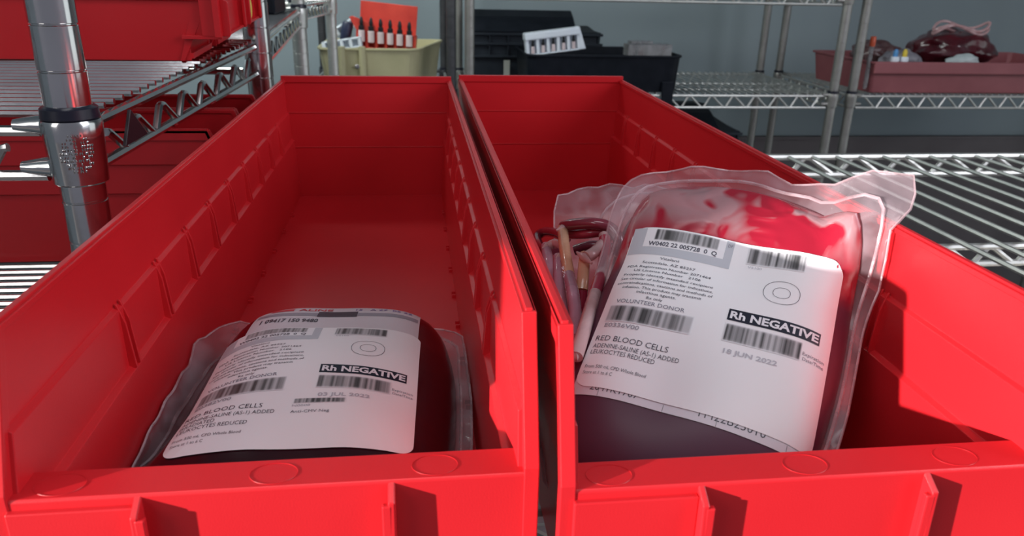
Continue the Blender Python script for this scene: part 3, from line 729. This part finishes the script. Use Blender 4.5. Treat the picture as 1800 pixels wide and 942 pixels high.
# beige tub
bt, bx, by = tub('plastic_tub', 'beige tub with tube racks, behind the left red bin', 'tub', -.245, .012, 2.11, 2.42, ZB, ZS + .046, BEIGE, .012, flare=.075)
w = MB()
for xx in (-.052, .000): w.tube([(xx - .028 + .012, -.155, .0), (xx - .028 + .012, -.158, .112)], .009, 10)
w.build('ridge', BEIGE, bt, True)
w = MB(); w.lathe([(.006, -.002), (.006, .002), (.003, .003)], (-.042 + .012, -.160, .062), 16, (0, -1, 0)); w.build('screw', CHROME, bt, True)
# black tub
kt, kx, ky = tub('plastic_tub', 'black tub in front of the dark crate, white rack standing in it', 'tub', .300, .726, 2.095, 2.36, ZB, ZS + .036, BLACKP, .006)
w = MB(); w.box((.160, -.140, -.085), (.193, -.133, .03)); w.build('strap', BLACKP, kt, bevel=.002)
# dull red tray at right
tt, tx, ty = tub('plastic_tray', 'dull red tray with bags and capped vials at far right', 'tray', 1.285, 1.98, 2.105, 2.45, ZB, ZS + .025, PINKP, .010, .006, .012)
w = MB(); w.box((-.348, -.186, .055), (.348, -.1785, .088)); w.build('rolled_lip', PINKP, tt, bevel=.003)

def crate(label, x0, x1, y0, y1, z0, z1, tagged=False, lid=True):
    r = thing('storage_crate', label, 'crate', ((x0 + x1) / 2, (y0 + y1) / 2, z0), group='dark lidded crates on the background rack')
    hx, hy, H = (x1 - x0) / 2, (y1 - y0) / 2, z1 - z0
    b = MB()
    b.prism([(-hx + .012, 0), (hx - .012, 0), (hx, H), (-hx, H)], 'y', -hy, -hy + .006); b.prism([(-hx + .012, 0), (hx - .012, 0), (hx, H), (-hx, H)], 'y', hy - .006, hy)
    for s_ in (-1, 1):
        xa = s_ * hx; b.prism([(xa, H), (xa - s_ * .006, H), (xa - s_ * .018, 0), (xa - s_ * .012, 0)], 'y', -hy, hy)
    b.box((-hx + .012, -hy, 0), (hx - .012, hy, .005))
    for zz in (H - .006, H - .034, H - .070): b.box((-hx - .005, -hy - .009, zz - .004), (hx + .005, -hy + .003, zz + .003))
    n = 7
    for i in range(n + 1):
        xx = -hx + .004 + i * (2 * hx - .012) / n; b.box((xx - .0015, -hy - .008, H - .072), (xx + .0025, -hy + .001, H - .004))
    b.build('body', CRATE, r, bevel=.001)
    if lid:
        l = MB(); l.prism([(-hy - .008, H), (hy + .004, H), (hy * .4, H + .052), (-hy * .1, H + .058), (-hy * .5, H + .040)], 'x', -hx + .01, hx * .62)
        l.prism([(-hy - .004, H), (hy, H), (hy * .3, H + .012)], 'x', hx * .62, hx * .95)
        l.build('folding_lid', BLACKP, r, bevel=.004)
    if tagged:
        t = MB(); t.box((.008, -hy - .004, H - .150), (.028, -hy - .002, H - .092)); t.build('paper_tag', mat('tag_paper', (.45, .46, .42), .6), r)
    return r
crate('dark ribbed crate with a domed lid behind the black tub', .165, .56, 2.37, 2.58, ZB, ZS + .074, lid=True)
w = MB(); w.box((-.009, 0, 0), (.009, .002, .056)); pt = w.build('paper_tag', mat('tag_paper', (.45, .46, .42), .6)); 
tag(pt, 'pale paper tag standing against the dark crate, left of the black tub', 'tag'); pt.location = (.275, 2.355, ZB)
crate('dark crate on the low shelf under the black tub, its lid corner showing', .62, .93, 2.13, 2.45, ZS - .42 + .003, ZS - .176)

def tube_rack(label, loc, yaw, roll, m, n=5, pitch=.026, card=False, h=.030):
    r = thing('bottle_rack', label, 'rack', loc, (0, roll, yaw)); L = n * pitch + .008
    b = MB(); b.box((0, 0, 0), (L, .028, .004)); b.box((0, .024, 0), (L, .028, h)); b.box((0, 0, h - .004), (L, .028, h))
    for i in range(n + 1): b.box((i * pitch, 0, 0), (i * pitch + .008, .028, h))
    b.build('rack_frame', m, r, bevel=.001)
    if card:
        c = MB(); c.box((.004, .030, 0), (L - .004, .034, h + .074)); c.prism([(.0, h), (L * .35, h), (L * .30, h + .018), (-.012, h + .034), (-.02, h + .03)], 'y', -.001, .002)
        c.build('back_card', m, r, bevel=.001)
    return r
R1 = tube_rack('orange-red dropper rack with a tall back card in the beige tub', (-.155, 2.20, ZS + .040), math.radians(-6), math.radians(5), REDRACK, 6, .0255, True, .046)
bpy.context.view_layer.update()
for i in range(6):
    p = Matrix.Rotation(math.radians(-6), 3, 'Z') @ Matrix.Rotation(math.radians(5), 3, 'Y') @ V((.0168 + i * .0255, -.006, .018)) + R1.location
    dropper(p, (.03, -.05, 1), 1.0, group='dropper bottles in the red rack', label='black-topped dropper bottle standing in the orange-red rack')
R2 = tube_rack('small pale blue rack lying at the left end of the beige tub', (-.238, 2.17, ZS + .028), math.radians(-4), math.radians(-9), WHITEP, 4, .024, False, .026)
R3 = tube_rack('second pale rack with dark tips behind, left of the orange-red rack', (-.205, 2.27, ZS + .062), math.radians(10), math.radians(-30), WHITEP, 3, .02, False, .022)
w = MB(); w.lathe([(.013, 0), (.015, .02), (.015, .045), (.012, .050)], seg=16); dk = w.build('dark_jar', mat('navy_jar', (.02, .025, .06), .4), smooth=True)
tag(dk, 'small navy jar leaning between pale rack and orange-red rack', 'jar'); dk.location = (-.185, 2.225, ZS + .055); dk.rotation_euler = (0, math.radians(14), 0)
R4 = tube_rack('white rack standing tilted in the black tub', (.305, 2.14, ZS + .026), math.radians(4), math.radians(-7), WHITEP, 5, .0285, False, .050)
w = MB(); w.box((-.002, -.004, .040), (.150, .032, .060)); w.build('cover', WHITEP, R4, bevel=.004)
w = MB(); w.prism([(.150, 0), (.166, 0), (.152, .062), (.140, .062)], 'y', 0, .02); w.build('end_clip', WHITEP, R4, bevel=.003)
for i in range(5):
    p = Matrix.Rotation(math.radians(4), 3, 'Z') @ Matrix.Rotation(math.radians(-7), 3, 'Y') @ V((.0183 + i * .0285, .006, .005)) + R4.location
    dropper(p, (-.05, 0, 1), .62, BOTTLE, 'dropper bottles in the white rack', 'tiny dropper bottle between the white rack fingers')
CLR = film_mat('clear_box_plastic', (.8, .8, .82), (.5, .5, .5), lo=.3, hi=.55)
def clear_box(label, loc, sx, sy, sz, yaw, vials):
    r = thing('clear_box', label, 'box', loc, (0, 0, yaw), 'clear boxes in the black tub'); b = MB()
    b.box((0, 0, 0), (sx, sy, .002)); b.box((0, 0, sz - .003), (sx, sy, sz)); b.box((0, 0, 0), (.002, sy, sz)); b.box((sx - .002, 0, 0), (sx, sy, sz)); b.box((0, 0, 0), (sx, .0015, sz)); b.box((0, sy - .0015, 0), (sx, sy, sz))
    b.build('case', CLR, r, bevel=.001)
    for i in range(vials):
        v = MB(); v.lathe([(.001, .002), (.011, .002), (.011, sz * .75), (.009, sz * .8)], (.016 + i * .030, sy / 2, 0), 14)
        v.build('insert', [mat('mauve_insert', (.22, .10, .14), .4), mat('rosy_insert', (.4, .12, .12), .4)][i % 2], r, True)
clear_box('long clear box of mauve vials at the right end of the black tub', (.588, 2.15, ZS + .028), .125, .05, .032, .03, 4)
clear_box('thin clear box lying on the long clear box', (.598, 2.16, ZS + .0605), .062, .035, .007, .05, 0)

# contents of the dull red tray
def vial(label, loc, cm, s=1):
    r = thing('capped_vial', label, 'vial', loc, group='capped vials at the red tray'); b = MB(); b.lathe([(.011 * s, 0), (.0125 * s, .004), (.011 * s, .014 * s)], seg=14); b.build('vial_body', WHITEP, r, True)
    c = MB(); c.lathe([(.0065 * s, .013 * s), (.007 * s, .026 * s), (.004 * s, .034 * s)], seg=12); c.build('cap', cm, r, True)
vial('blue-capped vial on the rim of the dull red tray', (1.350, 2.108, ZS + .025), BLUEC)
vial('yellow-capped vial on the rim of the dull red tray', (1.378, 2.108, ZS + .025), YELC)
r = thing('sample_tube', 'tall clear tube with an orange cap at the tray corner', 'tube', (1.279, 2.115, ZB + .01)); b = MB(); b.lathe([(.004, 0), (.006, .006), (.006, .120)], seg=12); b.build('tube_body', CLR, r, True)
b = MB(); b.lathe([(.0075, .118), (.008, .124), (.008, .142), (.006, .145)], seg=12); b.build('cap', ORC, r, True)
def lump(name, label, cat, c, rad, m, seed, group=None):
    b = MB(); 
    def f(i, j):
        th = 2 * math.pi * i; ph = math.pi * (j - .5); d = V((math.cos(ph) * math.cos(th), math.cos(ph) * math.sin(th), math.sin(ph)))
        k = 1 + .22 * noise.noise(d * 2.2 + V((seed, 0, 0))); return V((d.x * rad[0] * k, d.y * rad[1] * k, d.z * rad[2] * k))
    b.grid(f, 40, 24); o = b.build(name, m, None, True); o.location = c; return tag(o, label, cat, group)
WBAG = nz(mat('white_sheet', (.5, .56, .56), .5), 30, (.42, .5, .5), (.6, .66, .66), .5)
GB = 'plasma and blood bags in the dull red tray'
lump('blood_bag', 'large dark red bag heaped at the right of the dull red tray', 'blood bag', (1.615, 2.24, ZS + .052), (.125, .09, .055), nz(mat('far_dark_bag', (.07, .008, .014), .25, Coat_Weight=.5), 18, (.05, .005, .01), (.11, .012, .02), .6), 2, GB)
lump('blood_bag', 'small brown-red bag at the left of the dull red tray', 'blood bag', (1.405, 2.30, ZS + .028), (.075, .06, .040), nz(mat('far_brown_bag', (.10, .03, .03), .3), 40, (.06, .008, .01), (.16, .10, .10), .6), 5, GB)
lump('paper_bag', 'crumpled pale bag behind the blue and yellow caps', 'bag', (1.405, 2.165, ZS + .020), (.060, .030, .034), nz(mat('pale_vinyl', (.25, .24, .26), .4), 40, (.16, .15, .18), (.34, .33, .36), .6), 8)
lump('paper_sheet', 'white folded sheet on the dark red bag in the tray', 'paper', (1.575, 2.13, ZS + .024), (.050, .022, .022), WBAG, 11)
# tubing coil over the dark bag
b = MB(); pts = []
for k in range(120):
    a = k / 120 * 4 * math.pi; pts.append((1.60 + .085 * math.cos(a), 2.20 + .03 * math.sin(a), ZS + .112 + .010 * math.sin(a * .5 + 1) + .01 * math.cos(a * 3)))
b.tube(pts, .004, 8); o = b.build('tubing_coil', TUBEC, None, True); tag(o, 'clear tubing coiled on the dark red bag', 'tubing')
# things on the second left rack
b = MB(); b.box((-.05, -.06, 0), (.05, .06, .05)); b.box((-.055, -.065, .044), (.055, .065, .056)); o = b.build('lidded_box', BLACKP, None, bevel=.003); tag(o, 'small black box on the second left rack', 'box'); o.location = (-.275, 1.44, ZS + .163)
# hospital bag on the lower shelf seen between the two bins
lb2 = Bag((-.02, .28, ZS - .42 + .025), (1, .1, 0), (-.1, 1, 0),
         [(0, 0), (.06, -.008), (.12, 0), (.125, .08), (.12, .16), (.06, .168), (0, .16), (-.005, .08)],
         [(-.01, -.01), (.06, -.018), (.13, -.01), (.135, .08), (.13, .17), (.06, .178), (-.01, .17), (-.015, .08)], (.06, .08), .025, .022, 3.6, .003, 14, ZS - .419)
root5 = thing('blood_bag', 'blood bag on the lower shelf, glimpsed in the gap between the two front bins', 'blood bag', (.05, .36, ZS - .42))
lb2.build_parts(root5, BLOOD, FILM)
